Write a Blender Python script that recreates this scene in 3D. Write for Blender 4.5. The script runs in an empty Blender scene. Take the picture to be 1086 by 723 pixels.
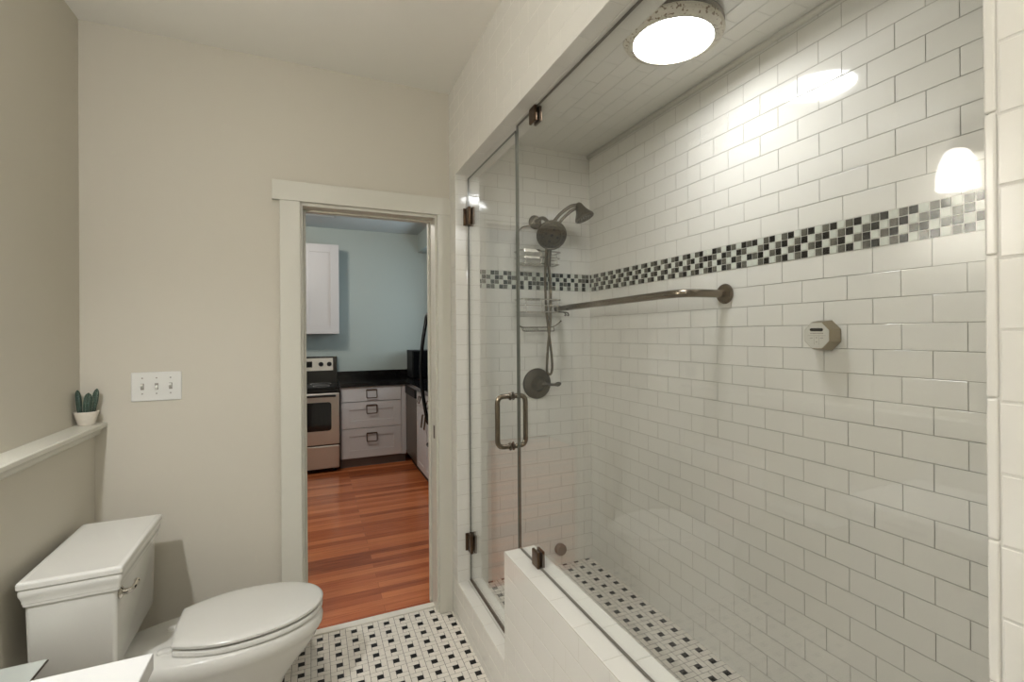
import bpy, bmesh, math, random
from mathutils import Vector, Matrix

random.seed(7)
scene = bpy.context.scene
COL = scene.collection
PI = math.pi

# ------------------------------------------------------------------ camera
W, H = 1086, 723
F_PX, CX, CY = 510.73, 564.61, 352.92
YAW, PITCH, ROLL, CAM_H = .4293, .0019, -.00735, 1.475
fwd = Vector((math.sin(YAW)*math.cos(PITCH), math.cos(YAW)*math.cos(PITCH), math.sin(PITCH)))
r0 = Vector((math.cos(YAW), -math.sin(YAW), 0))
u0 = r0.cross(fwd)
rt = r0*math.cos(ROLL) + u0*math.sin(ROLL)
up = -r0*math.sin(ROLL) + u0*math.cos(ROLL)
cam_d = bpy.data.cameras.new('camera')
cam = bpy.data.objects.new('camera', cam_d)
COL.objects.link(cam)
cam.matrix_world = Matrix(((rt.x, up.x, -fwd.x, 0), (rt.y, up.y, -fwd.y, 0), (rt.z, up.z, -fwd.z, CAM_H), (0, 0, 0, 1)))
cam_d.sensor_fit = 'HORIZONTAL'
cam_d.sensor_width = 36
cam_d.lens = F_PX/W*36
cam_d.shift_x = -(CX - W/2)/W
cam_d.shift_y = -(H/2 - CY)/W
cam_d.clip_start = .02
scene.camera = cam

# ------------------------------------------------------------------ colour management, world, exposure
vs = scene.view_settings
vs.view_transform = 'Standard'
vs.look = 'None'
vs.gamma = 1
vs.exposure = 1.06
vs.use_curve_mapping = False
scene.display_settings.display_device = 'sRGB'
try:
    scene.cycles.use_denoising = True
    scene.cycles.max_bounces = 12
    scene.cycles.transparent_max_bounces = 16
    scene.cycles.sample_clamp_indirect = 6
    scene.cycles.caustics_reflective = False
    scene.cycles.caustics_refractive = False
except Exception:
    pass
wd = bpy.data.worlds.new('daylight')
scene.world = wd
wd.use_nodes = True
wd.node_tree.nodes['Background'].inputs[0].default_value = (.55, .72, 1, 1)
wd.node_tree.nodes['Background'].inputs[1].default_value = .3

WARM = (.985, 1.0, 1.03)
LENS_STRENGTH = 18.0       # round shower ceiling light
SHADE_STRENGTH = 4.0        # glass shades of the vanity light
BULB_W = 29.0               # each bulb in the vanity light
ROOM_FILL_W = 10.0              # added bathroom fill lamp, unseen behind the camera
KITCHEN_LAMP_W = 36.0  # added kitchen lamp, out of view
WINDOW_W = 12.0


def lamp(name, kind, loc, energy, color, size=.1, rot=(0, 0, 0), size_y=None):
    d = bpy.data.lights.new(name, kind)
    d.energy = energy
    d.color = color
    if kind == 'AREA':
        d.size = size
        if size_y:
            d.shape = 'RECTANGLE'
            d.size_y = size_y
    else:
        d.shadow_soft_size = size
    o = bpy.data.objects.new(name, d)
    o.location = loc
    o.rotation_euler = rot
    COL.objects.link(o)
    return o


# daylight that enters by the kitchen window (outside the glass, shining in)
lamp('window_daylight', 'AREA', (1.98, 5.35, 1.75), WINDOW_W, (.75, .9, 1), .9, (0, PI/2, 0), 1.0)

# ------------------------------------------------------------------ materials


def rgb(r, g, b):
    f = lambda c: (c/255/12.92 if c/255 <= .04045 else ((c/255+.055)/1.055)**2.4)
    return (f(r), f(g), f(b), 1)


def mat(name, col, rough=.5, metal=0, spec=.5, coat=0, bump=0, bscale=40, var=0, vscale=8):
    m = bpy.data.materials.new(name)
    m.use_nodes = True
    nt = m.node_tree
    b = nt.nodes['Principled BSDF']
    b.inputs['Base Color'].default_value = col
    b.inputs['Roughness'].default_value = rough
    b.inputs['Metallic'].default_value = metal
    b.inputs['Specular IOR Level'].default_value = spec
    b.inputs['Coat Weight'].default_value = coat
    tc = nt.nodes.new('ShaderNodeTexCoord')
    if bump:
        n = nt.nodes.new('ShaderNodeTexNoise')
        n.inputs['Scale'].default_value = bscale
        n.inputs['Detail'].default_value = 3
        nt.links.new(tc.outputs['Object'], n.inputs['Vector'])
        bp = nt.nodes.new('ShaderNodeBump')
        bp.inputs['Strength'].default_value = bump
        bp.inputs['Distance'].default_value = .002
        nt.links.new(n.outputs['Fac'], bp.inputs['Height'])
        nt.links.new(bp.outputs['Normal'], b.inputs['Normal'])
    if var:
        n = nt.nodes.new('ShaderNodeTexNoise')
        n.inputs['Scale'].default_value = vscale
        nt.links.new(tc.outputs['Object'], n.inputs['Vector'])
        r = nt.nodes.new('ShaderNodeValToRGB')
        r.color_ramp.elements[0].position = .3
        r.color_ramp.elements[1].position = .7
        r.color_ramp.elements[0].color = tuple(c*(1-var) for c in col[:3]) + (1,)
        r.color_ramp.elements[1].color = tuple(min(1, c*(1+var)) for c in col[:3]) + (1,)
        nt.links.new(n.outputs['Fac'], r.inputs['Fac'])
        nt.links.new(r.outputs['Color'], b.inputs['Base Color'])
    return m


def emit_mat(name, col, strength, base=(.9, .9, .88, 1)):
    m = mat(name, base, .25)
    b = m.node_tree.nodes['Principled BSDF']
    b.inputs['Emission Color'].default_value = tuple(col[:3]) + (1,)
    b.inputs['Emission Strength'].default_value = strength
    return m


def glass_mat(name, tint):
    """clear plate glass: straight-through transparency plus a Schlick mirror term"""
    m = bpy.data.materials.new(name)
    m.use_nodes = True
    nt = m.node_tree
    nt.nodes.clear()
    N = nt.nodes.new
    out = N('ShaderNodeOutputMaterial')
    mix = N('ShaderNodeMixShader')
    tr = N('ShaderNodeBsdfTransparent')
    tr.inputs[0].default_value = tint
    gl = N('ShaderNodeBsdfGlossy')
    gl.inputs['Roughness'].default_value = .0
    gl.inputs[0].default_value = (1, 1, 1, 1)
    geo = N('ShaderNodeNewGeometry')
    dot = N('ShaderNodeVectorMath')
    dot.operation = 'DOT_PRODUCT'
    nt.links.new(geo.outputs['Normal'], dot.inputs[0])
    nt.links.new(geo.outputs['Incoming'], dot.inputs[1])

    def mth(op, a, b=None):
        n = N('ShaderNodeMath')
        n.operation = op
        for i, v in enumerate((a, b)):
            if v is None:
                continue
            if isinstance(v, (int, float)):
                n.inputs[i].default_value = v
            else:
                nt.links.new(v, n.inputs[i])
        return n.outputs[0]
    c = mth('ABSOLUTE', dot.outputs['Value'])
    p5 = mth('POWER', mth('SUBTRACT', 1.0, c), 5.0)
    fac = mth('ADD', mth('MULTIPLY', p5, .96), .035)
    nt.links.new(fac, mix.inputs[0])
    nt.links.new(tr.outputs[0], mix.inputs[1])
    nt.links.new(gl.outputs[0], mix.inputs[2])
    nt.links.new(mix.outputs[0], out.inputs[0])
    return m


def wood_mat(name):
    m = bpy.data.materials.new(name)
    m.use_nodes = True
    nt = m.node_tree
    N = nt.nodes.new
    L = nt.links.new
    b = nt.nodes['Principled BSDF']
    tc = N('ShaderNodeTexCoord')
    br = N('ShaderNodeTexBrick')
    br.offset = .37
    br.offset_frequency = 2
    for k, v in {'Scale': 1, 'Mortar Size': .0006, 'Mortar Smooth': .2, 'Bias': 0, 'Brick Width': 2.3, 'Row Height': .066}.items():
        br.inputs[k].default_value = v
    br.inputs['Color1'].default_value = (0, 0, 0, 1)
    br.inputs['Color2'].default_value = (1, 1, 1, 1)
    br.inputs['Mortar'].default_value = (.5, .5, .5, 1)
    mp = N('ShaderNodeMapping')
    mp.inputs['Location'].default_value = (10.3, 10, 0)
    L(tc.outputs['Object'], mp.inputs['Vector'])
    L(mp.outputs['Vector'], br.inputs['Vector'])
    # grain, stretched along the plank (x)
    mg = N('ShaderNodeMapping')
    mg.inputs['Scale'].default_value = (1.6, 26, 1)
    L(tc.outputs['Object'], mg.inputs['Vector'])
    addv = N('ShaderNodeVectorMath')
    addv.operation = 'ADD'
    sc = N('ShaderNodeVectorMath')
    sc.operation = 'SCALE'
    sc.inputs['Scale'].default_value = 9
    L(br.outputs['Color'], sc.inputs[0])
    L(mg.outputs['Vector'], addv.inputs[0])
    L(sc.outputs['Vector'], addv.inputs[1])
    ns = N('ShaderNodeTexNoise')
    ns.inputs['Scale'].default_value = 2.2
    ns.inputs['Detail'].default_value = 6
    ns.inputs['Distortion'].default_value = .6
    L(addv.outputs['Vector'], ns.inputs['Vector'])
    mx = N('ShaderNodeMath')
    mx.operation = 'MULTIPLY_ADD'
    mx.inputs[1].default_value = .55
    sepc = N('ShaderNodeSeparateColor')
    L(br.outputs['Color'], sepc.inputs[0])
    L(sepc.outputs[0], mx.inputs[0])
    m2 = N('ShaderNodeMath')
    m2.operation = 'MULTIPLY'
    m2.inputs[1].default_value = .62
    L(ns.outputs['Fac'], m2.inputs[0])
    L(m2.outputs[0], mx.inputs[2])
    rp = N('ShaderNodeValToRGB')
    e = rp.color_ramp.elements
    e[0].position = .18
    e[0].color = rgb(122, 60, 34)
    e[1].position = .85
    e[1].color = rgb(204, 122, 76)
    k = e.new(.5)
    k.color = rgb(170, 92, 54)
    L(mx.outputs[0], rp.inputs['Fac'])
    dk = N('ShaderNodeMix')
    dk.data_type = 'RGBA'
    L(br.outputs['Fac'], dk.inputs[0])
    L(rp.outputs['Color'], dk.inputs[6])
    dk.inputs[7].default_value = rgb(92, 46, 28)
    L(dk.outputs[2], b.inputs['Base Color'])
    b.inputs['Roughness'].default_value = .2
    bp = N('ShaderNodeBump')
    bp.inputs['Strength'].default_value = .06
    bp.inputs['Distance'].default_value = .002
    L(ns.outputs['Fac'], bp.inputs['Height'])
    L(bp.outputs['Normal'], b.inputs['Normal'])
    return m


def speckle_mat(name, base, spot, rough, scale=120, thr=.62, metal=0):
    m = mat(name, base, rough, metal)
    nt = m.node_tree
    b = nt.nodes['Principled BSDF']
    tc = nt.nodes.new('ShaderNodeTexCoord')
    n = nt.nodes.new('ShaderNodeTexNoise')
    n.inputs['Scale'].default_value = scale
    n.inputs['Detail'].default_value = 2
    nt.links.new(tc.outputs['Object'], n.inputs['Vector'])
    r = nt.nodes.new('ShaderNodeValToRGB')
    r.color_ramp.elements[0].position = thr
    r.color_ramp.elements[0].color = base
    r.color_ramp.elements[1].position = thr+.06
    r.color_ramp.elements[1].color = spot
    nt.links.new(n.outputs['Fac'], r.inputs['Fac'])
    nt.links.new(r.outputs['Color'], b.inputs['Base Color'])
    return m


M = {}
M['wall'] = mat('greige_paint', rgb(203, 197, 182), .6, bump=.04, bscale=120)
M['ceil'] = mat('ceiling_paint', rgb(234, 231, 222), .7, bump=.03, bscale=120)
M['trim'] = mat('trim_paint', rgb(208, 205, 192), .35, bump=.02, bscale=30)
M['tile'] = mat('white_tile', rgb(227, 224, 215), .08, bump=.05, bscale=14)
M['grout'] = mat('grout', rgb(170, 163, 149), .8)
M['grout_light'] = mat('light_grout', rgb(212, 209, 200), .8)
M['grout_mid'] = mat('mid_grout', rgb(188, 182, 168), .8)
M['grout_dark'] = mat('dark_grout', rgb(92, 84, 74), .85)
M['floor_tile'] = mat('floor_tile', rgb(222, 216, 205), .3, var=.04, vscale=30)
M['black_tile'] = mat('black_tile', rgb(9, 8, 8), .3, spec=.3)
M['glass_black'] = mat('mosaic_black', rgb(7, 7, 7), .05, spec=.3)
M['glass_grey'] = mat('mosaic_grey', rgb(92, 90, 80), .08, var=.25, vscale=60)
M['glass_white'] = mat('mosaic_white', rgb(206, 209, 197), .08, var=.04, vscale=60)
M['marble'] = mat('marble', rgb(228, 223, 212), .2, var=.03, vscale=12)
M['porcelain'] = mat('porcelain', rgb(219, 217, 209), .1)
M['seat'] = mat('seat_plastic', rgb(219, 217, 209), .18)
M['quartz'] = mat('white_quartz', rgb(204, 203, 199), .2)
M['nickel'] = mat('brushed_nickel', rgb(128, 117, 103), .25, 1)
M['dark_nickel'] = mat('dark_nickel', rgb(104, 97, 87), .34, 1)
M['chrome'] = mat('chrome', rgb(205, 200, 192), .07, 1)
M['bronze'] = mat('oiled_bronze', rgb(96, 78, 62), .3, 1)
M['hole'] = mat('black_rubber', rgb(14, 13, 12), .5)
M['glass'] = glass_mat('shower_glass', (.985, .99, .985, 1))
M['glass_edge'] = mat('glass_edge', rgb(98, 98, 88), .15)
M['frost'] = mat('frosted_glass', rgb(200, 204, 196), .2)
M['sealant'] = mat('dark_sealant', rgb(104, 97, 86), .6)
M['pot'] = mat('cream_pot', rgb(218, 210, 196), .55, var=.04, vscale=60)
M['soil'] = mat('soil', rgb(92, 66, 48), .9, bump=.5, bscale=200)
M['cactus'] = speckle_mat('cactus_skin', rgb(40, 62, 50), rgb(112, 128, 112), .6, 260, .62)
M['spine'] = mat('cactus_spine', rgb(190, 186, 165), .6)
M['switch'] = mat('switch_plastic', rgb(224, 223, 217), .3)
M['screw'] = mat('screw_head', rgb(150, 144, 134), .4)
M['rust'] = speckle_mat('worn_white_ring', rgb(196, 189, 172), rgb(112, 88, 62), .5, 95, .58)
M['dull_metal'] = mat('dull_metal', rgb(142, 138, 128), .45, .5, bump=.3, bscale=90)
M['lens'] = emit_mat('lit_lens', WARM, LENS_STRENGTH)
M['shade'] = emit_mat('lit_shade', (1, .95, .88), SHADE_STRENGTH)
_nt = M['shade'].node_tree          # opal glass lets part of the bulb's light straight through
_mx = _nt.nodes.new('ShaderNodeMixShader')
_tr = _nt.nodes.new('ShaderNodeBsdfTransparent')
_mx.inputs[0].default_value = .45
_nt.links.new(_nt.nodes['Principled BSDF'].outputs[0], _mx.inputs[1])
_nt.links.new(_tr.outputs[0], _mx.inputs[2])
_nt.links.new(_mx.outputs[0], _nt.nodes['Material Output'].inputs[0])
M['kwall'] = mat('blue_grey_paint', rgb(160, 168, 163), .6, bump=.03, bscale=120)
M['kceil'] = mat('kitchen_ceiling_paint', rgb(188, 192, 190), .7)
M['kcab'] = mat('cabinet_paint', rgb(186, 184, 184), .4)
M['kgroove'] = mat('cabinet_shadow_gap', rgb(120, 110, 104), .6)
M['toe'] = mat('toe_kick', rgb(104, 98, 94), .6)
M['granite'] = speckle_mat('black_granite', rgb(14, 13, 14), rgb(50, 46, 44), .1, 160, .6)
M['steel'] = mat('stainless_steel', rgb(200, 195, 187), .36, 1, bump=.02, bscale=80)
M['dark_steel'] = mat('dark_stainless', rgb(126, 118, 108), .4, 1, bump=.02, bscale=80)
M['black'] = mat('gloss_black', rgb(10, 10, 11), .12)
M['matte_black'] = mat('matte_black', rgb(12, 11, 12), .5, spec=.25)
M['oven_glass'] = mat('oven_glass', rgb(12, 12, 13), .05)
M['wood'] = wood_mat('oak_strip_floor')
M['vent'] = mat('vent_metal', rgb(170, 172, 170), .5)
M['dark'] = mat('dark_gap', rgb(20, 20, 20), .8)
M['steam_face'] = mat('silver_face', rgb(206, 203, 192), .35, .15)
M['steam_body'] = mat('bronzed_body', rgb(160, 148, 126), .35, 1)
M['print'] = mat('printed_marks', rgb(128, 122, 110), .6)
M['mortar'] = mat('marble_chip', rgb(190, 180, 165), .6)

# ------------------------------------------------------------------ geometry helpers


def obj(name, bm, m, parent=None, smooth=False, loc=None, angle=None):
    """one mesh object; loc: subtract this (parts of a thing built in world coordinates)"""
    if loc is not None:
        bmesh.ops.translate(bm, verts=bm.verts, vec=-Vector(loc))
    bmesh.ops.recalc_face_normals(bm, faces=bm.faces)
    me = bpy.data.meshes.new(name)
    bm.to_mesh(me)
    bm.free()
    for mm in (m if isinstance(m, (list, tuple)) else [m]):
        me.materials.append(M[mm])
    if smooth:
        me.polygons.foreach_set('use_smooth', [True]*len(me.polygons))
        if angle:
            try:
                me.set_sharp_from_angle(angle=math.radians(angle))
            except Exception:
                pass
    o = bpy.data.objects.new(name, me)
    COL.objects.link(o)
    if parent is not None:
        o.parent = parent
    return o


def thing(name, label, cat, loc, rotz=0, group=None):
    o = bpy.data.objects.new(name, None)
    o.empty_display_size = .05
    COL.objects.link(o)
    o.location = loc
    o.rotation_euler = (0, 0, rotz)
    tag(o, label, cat, group)
    return o


def tag(o, label, cat, group=None):
    o['label'] = label
    o['category'] = cat
    if group:
        o['group'] = group
    return o


def struct(name, bm, m, smooth=False, angle=None):
    o = obj(name, bm, m, None, smooth, None, angle)
    o['kind'] = 'structure'
    return o


def part(name, bm, m, parent, smooth=False, angle=35, label=None):
    """a part given in world coordinates under an unrotated thing (or under a part of one)"""
    p, loc = parent, Vector((0, 0, 0))
    while p is not None:
        loc = loc + p.location
        p = p.parent
    o = obj(name, bm, m, parent, smooth, loc, angle)
    if label:
        o['label'] = label
    return o


def B():
    return bmesh.new()


def box(bm, x0, x1, y0, y1, z0, z1, bev=0, seg=2, mi=0):
    t = bmesh.new()
    bmesh.ops.create_cube(t, size=1)
    for v in t.verts:
        v.co = Vector(((x0+x1)/2 + v.co.x*(x1-x0), (y0+y1)/2 + v.co.y*(y1-y0), (z0+z1)/2 + v.co.z*(z1-z0)))
    if bev:
        bmesh.ops.bevel(t, geom=t.edges[:], offset=bev, segments=seg, affect='EDGES', profile=.5)
    return merge(bm, t, mi)


def merge(bm, t, mi=0, mtx=None):
    mp = {}
    for v in t.verts:
        mp[v] = bm.verts.new(mtx @ v.co if mtx else v.co)
    for f in t.faces:
        try:
            nf = bm.faces.new([mp[v] for v in f.verts])
            nf.material_index = mi
        except ValueError:
            pass
    t.free()
    return bm


def axis_mtx(p, d):
    d = Vector(d).normalized()
    q = Vector((0, 0, 1)).rotation_difference(d)
    return Matrix.Translation(Vector(p)) @ q.to_matrix().to_4x4()


def cyl(bm, p0, p1, r, seg=20, r2=None, mi=0):
    p0, p1 = Vector(p0), Vector(p1)
    t = bmesh.new()
    bmesh.ops.create_cone(t, cap_ends=True, segments=seg, radius1=r, radius2=r if r2 is None else r2, depth=(p1-p0).length)
    return merge(bm, t, mi, axis_mtx((p0+p1)/2, p1-p0))


def lathe(bm, prof, p=(0, 0, 0), d=(0, 0, 1), seg=40, mi=0, mis=None):
    """prof: list of (r, h); revolved about d through p"""
    mtx = axis_mtx(p, d)
    rings = []
    for r, h in prof:
        if r < 1e-6:
            rings.append([bm.verts.new(mtx @ Vector((0, 0, h)))])
        else:
            rings.append([bm.verts.new(mtx @ Vector((r*math.cos(2*PI*k/seg), r*math.sin(2*PI*k/seg), h))) for k in range(seg)])
    for i in range(len(rings)-1):
        a, b = rings[i], rings[i+1]
        for k in range(seg):
            k2 = (k+1) % seg
            if len(a) == 1 and len(b) == 1:
                continue
            if len(a) == 1:
                f = bm.faces.new((a[0], b[k2], b[k]))
            elif len(b) == 1:
                f = bm.faces.new((a[k], a[k2], b[0]))
            else:
                f = bm.faces.new((a[k], a[k2], b[k2], b[k]))
            f.material_index = mis[i] if mis else mi
    return bm


def tube(bm, pts, r, seg=10, closed=False, mi=0, radii=None):
    pts = [Vector(p) for p in pts]
    n = len(pts)
    rings = []
    prev = None
    for i in range(n):
        if closed:
            t = (pts[(i+1) % n]-pts[i-1]).normalized()
        else:
            t = (pts[min(i+1, n-1)]-pts[max(i-1, 0)]).normalized()
        if prev is None:
            a = Vector((0, 0, 1)) if abs(t.z) < .9 else Vector((1, 0, 0))
            u = t.cross(a).normalized()
        else:
            u = (prev - t*prev.dot(t)).normalized()
        prev = u
        w = t.cross(u)
        rr = radii[i] if radii else r
        rings.append([bm.verts.new(pts[i] + (u*math.cos(2*PI*k/seg) + w*math.sin(2*PI*k/seg))*rr) for k in range(seg)])
    for i in range(n if closed else n-1):
        a, b = rings[i], rings[(i+1) % n]
        for k in range(seg):
            k2 = (k+1) % seg
            bm.faces.new((a[k], a[k2], b[k2], b[k])).material_index = mi
    if not closed:
        bm.faces.new(rings[0][::-1]).material_index = mi
        bm.faces.new(rings[-1]).material_index = mi
    return bm


def smooth_path(pts, n=8):
    """Catmull-Rom through pts"""
    pts = [Vector(p) for p in pts]
    P = [pts[0]*2-pts[1]] + pts + [pts[-1]*2-pts[-2]]
    out = []
    for i in range(1, len(P)-2):
        for k in range(n):
            t = k/n
            a, b, c, d = P[i-1], P[i], P[i+1], P[i+2]
            out.append(.5*((2*b) + (c-a)*t + (2*a-5*b+4*c-d)*t*t + (3*b-a-3*c+d)*t**3))
    out.append(pts[-1])
    return out


def round_path(pts, r, n=6):
    """polyline with corners rounded by radius r"""
    pts = [Vector(p) for p in pts]
    out = [pts[0]]
    for i in range(1, len(pts)-1):
        a, b, c = pts[i-1], pts[i], pts[i+1]
        d1, d2 = (a-b), (c-b)
        rr = min(r, d1.length*.49, d2.length*.49)
        p, q = b+d1.normalized()*rr, b+d2.normalized()*rr
        for k in range(n+1):
            t = k/n
            out.append(p*(1-t)**2 + b*2*t*(1-t) + q*t*t)
    out.append(pts[-1])
    return out


def prism(bm, outline, z0, z1, mi=0, mtx=None):
    """outline: (x, y) list, extruded along z"""
    f = (lambda p: mtx @ Vector(p)) if mtx else Vector
    a = [bm.verts.new(f((x, y, z0))) for x, y in outline]
    b = [bm.verts.new(f((x, y, z1))) for x, y in outline]
    n = len(outline)
    for k in range(n):
        bm.faces.new((a[k], a[(k+1) % n], b[(k+1) % n], b[k])).material_index = mi
    bm.faces.new(a[::-1]).material_index = mi
    bm.faces.new(b).material_index = mi
    return bm


def loft(bm, rings, cap0=True, cap1=True, mi=0):
    R = [[bm.verts.new(p) for p in r] for r in rings]
    n = len(R[0])
    for i in range(len(R)-1):
        for k in range(n):
            bm.faces.new((R[i][k], R[i][(k+1) % n], R[i+1][(k+1) % n], R[i+1][k])).material_index = mi
    if cap0:
        bm.faces.new(R[0][::-1]).material_index = mi
    if cap1:
        bm.faces.new(R[-1]).material_index = mi
    return bm


def one_tile(bm, o, u, v, n, a0, a1, b0, b1, mi, lift=.0007, bev=.0012, tilt=.0):
    """a small bevelled tile on plane o + a*u + b*v, raised along n"""
    if a1-a0 < .003 or b1-b0 < .003:
        return
    bev = min(bev, (a1-a0)*.3, (b1-b0)*.3)
    ta, tb = random.uniform(-tilt, tilt), random.uniform(-tilt, tilt)
    ca, cb = (a0+a1)/2, (b0+b1)/2
    P = lambda a, b, h: o + u*a + v*b + n*h
    lo = [bm.verts.new(P(a, b, 0)) for a, b in ((a0, b0), (a1, b0), (a1, b1), (a0, b1))]
    hi = [bm.verts.new(P(a, b, lift + (a-ca)*ta + (b-cb)*tb)) for a, b in
          ((a0+bev, b0+bev), (a1-bev, b0+bev), (a1-bev, b1-bev), (a0+bev, b1-bev))]
    bm.faces.new(hi).material_index = mi
    for k in range(4):
        bm.faces.new((lo[k], lo[(k+1) % 4], hi[(k+1) % 4], hi[k])).material_index = mi


def tiles(bm, o, u, v, n, ul, vl, tw=.1554, th=.0777, uph=0., vph=0., off=.5, gap=.0015, mi=1, mig=0, row0=0, tilt=.004, holes=()):
    """running-bond tiles over the rectangle ul x vl, with a grout bed; holes: (a0,a1,b0,b1) left free"""
    o, u, v, n = Vector(o), Vector(u), Vector(v), Vector(n)
    q = [bm.verts.new(o + u*a + v*b) for a, b in ((0, 0), (ul, 0), (ul, vl), (0, vl))]
    bm.faces.new(q).material_index = mig
    r = int(math.floor(-vph/th)) - 1
    while vph + r*th < vl:
        b0, b1 = max(0, vph+r*th+gap/2), min(vl, vph+(r+1)*th-gap/2)
        if b1 > 0 and b1 - b0 > .003:
            sh = uph + (off*tw if (r+row0) % 2 else 0)
            c = int(math.floor(-sh/tw)) - 1
            while sh + c*tw < ul:
                a0, a1 = max(0, sh+c*tw+gap/2), min(ul, sh+(c+1)*tw-gap/2)
                if a1 > 0:
                    one_tile(bm, o, u, v, n, a0, a1, b0, b1, mi, tilt=tilt)
                c += 1
        r += 1
    return bm


def pinwheel(bm, x0, x1, y0, y1, z, dx, dy, pitch=.078):
    """black-dot pinwheel mosaic on z; a dot centre at (dx, dy). materials: 0 grout 1 white 2 black"""
    q = [bm.verts.new(p) for p in ((x0, y0, z), (x1, y0, z), (x1, y1, z), (x0, y1, z))]
    bm.faces.new(q).material_index = 0
    o, u, v, n = Vector((0, 0, z)), Vector((1, 0, 0)), Vector((0, 1, 0)), Vector((0, 0, 1))
    t = pitch/3
    g = .0009
    i0, i1 = math.floor((x0-dx)/pitch)-1, math.ceil((x1-dx)/pitch)+1
    j0, j1 = math.floor((y0-dy)/pitch)-1, math.ceil((y1-dy)/pitch)+1
    for i in range(i0, i1):
        for j in range(j0, j1):
            cx, cy = dx+i*pitch-1.5*t, dy+j*pitch-1.5*t
            for (a0, a1, b0, b1, mi) in ((0, 1, 0, 2, 1), (1, 3, 0, 1, 1), (2, 3, 1, 3, 1), (0, 2, 2, 3, 1), (1, 2, 1, 2, 2)):
                g = -.0006 if mi == 2 else .0009
                A0, A1 = max(x0, cx+a0*t+g), min(x1, cx+a1*t-g)
                B0, B1 = max(y0, cy+b0*t+g), min(y1, cy+b1*t-g)
                if A1 > A0 and B1 > B0:
                    one_tile(bm, o, u, v, n, A0, A1, B0, B1, mi, lift=.0008 if mi == 1 else .001, bev=.0008, tilt=.003)
    return bm


# ------------------------------------------------------------------ key dimensions (metres)
D = 2.543            # door wall / far shower wall
XL, XLOW = -.8575, -.812   # left wall above / below the ledge
XS, XI = .6766, .807       # outer / inner face of the shower front wall
XR = 1.556           # right shower wall
ZS = .0987           # shower floor
ZC, ZSC = 2.768, 2.5626    # ceilings
YB = -1.25           # wall behind the camera
YJ = 2.4216          # shower jamb
XG = .745            # glass plane
YK = 1.757           # end of knee wall
ZK = .627            # top of knee wall
ZH = 2.302           # underside of shower header
YP = .275            # near pilaster edge
KX0, KX1, KY = -1.6, 1.63, 6.30   # kitchen left, right, back
YW = 2.68            # kitchen side of the door wall
P = .0777
DX0, DX1, DZ = -.037, .597, 2.094   # door opening

# ------------------------------------------------------------------ room shell
bm = B()
pinwheel(bm, XLOW-.03, XS+.02, YB, 2.60, 0, .0266, 2.5579)
box(bm, XL-.1, XS+.1, YB-.1, 2.63, -.12, -.002, mi=0)
struct('floor', bm, ['grout_dark', 'floor_tile', 'black_tile'])

bm = B()
box(bm, DX0-.02, DX1+.02, 2.598, 2.642, -.02, .007, .002)
struct('trim_1', bm, 'marble')   # marble threshold

bm = B()
box(bm, KX0-.1, KX1+.1, 2.64, KY+.1, -.12, 0)
struct('floor_kitchen', bm, 'wood')

bm = B()
box(bm, XL-.1, XR+.2, YB-.1, YW, ZC, ZC+.1)
struct('ceiling', bm, 'ceil')
bm = B()
box(bm, KX0-.1, KX1+.1, YW, KY+.1, ZC, ZC+.1)
struct('ceiling_kitchen', bm, 'kceil')

bm = B()   # wall with the doorway; kitchen face painted blue grey
box(bm, XL-.1, DX0-.02, D, YW-.012, 0, ZC)
box(bm, DX1+.02, XS+.02, D, YW-.012, 0, ZC)
box(bm, DX0-.02, DX1+.02, D, YW-.012, DZ+.02, ZC)
box(bm, KX0-.1, DX0-.02, YW-.012, YW, 0, ZC, mi=1)
box(bm, DX1+.02, KX1+.1, YW-.012, YW, 0, ZC, mi=1)
box(bm, DX0-.02, DX1+.02, YW-.012, YW, DZ+.02, ZC, mi=1)
struct('wall_back', bm, ['wall', 'kwall'])

bm = B()
box(bm, XL-.1, XL, YB-.1, D, 0, ZC)
box(bm, XL, XLOW, YB-.1, D, 0, 1.09)
struct('wall_left', bm, 'wall')
bm = B()
box(bm, XL-.1, XR+.2, YB-.1, YB, 0, ZC)
struct('wall_front', bm, 'wall')

# ledge cap on the thicker lower part of the left wall, with a cove moulding below
bm = B()
prof = [(XL+.0005, 1.125), (-.7745, 1.125), (-.7706, 1.121), (-.7706, 1.108), (-.7745, 1.104), (-.782, 1.102), (-.789, 1.092),
        (-.7935, 1.080), (-.800, 1.074), (-.8115, 1.072), (XL+.0005, 1.072)]
prism(bm, [(x, z) for x, z in prof], YB, D-.0005, mtx=Matrix(((1, 0, 0, 0), (0, 0, 1, 0), (0, 1, 0, 0), (0, 0, 0, 1))))
struct('trim_2', bm, 'trim')

# --- shower shell
bm = B()   # right shower wall, tiled, with the mosaic band
o, u, v, n = (XR, D, 0), (0, -1, 0), (0, 0, 1), (-1, 0, 0)
UL = D-.2
tiles(bm, (XR, D, ZS), u, v, n, UL, 21*P, uph=(D-1.1356) % .1554, row0=1)
ZB0, ZB1 = ZS+21*P, ZS+21*P+.1024
tiles(bm, (XR, D, ZB1), u, v, n, UL, ZSC-ZB1, uph=(D-1.147) % .1554, row0=0)
box(bm, XR, XR+.1, .1, D+.1, 0, ZSC+.05, mi=0)
wr = struct('wall_right', bm, ['grout', 'tile'])


def mosaic_right(c, r):
    """0 white 1 grey 2 black; c counts mosaic columns towards the camera, r rows from the top"""
    if c < 11:
        b, g = (c - (0, 1, 0, -1)[r]) % 3, -1
    elif c < 20:
        b, g = (c + (0, 1, 2, 1)[r]) % 3, 1
    else:
        b, g = (c - 23 + (0, 1, 2, 1)[r]) % 3, -1
    if b == 0:
        return 2
    return 1 if (b == 2 if g == -1 else b == 1) else 0


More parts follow.
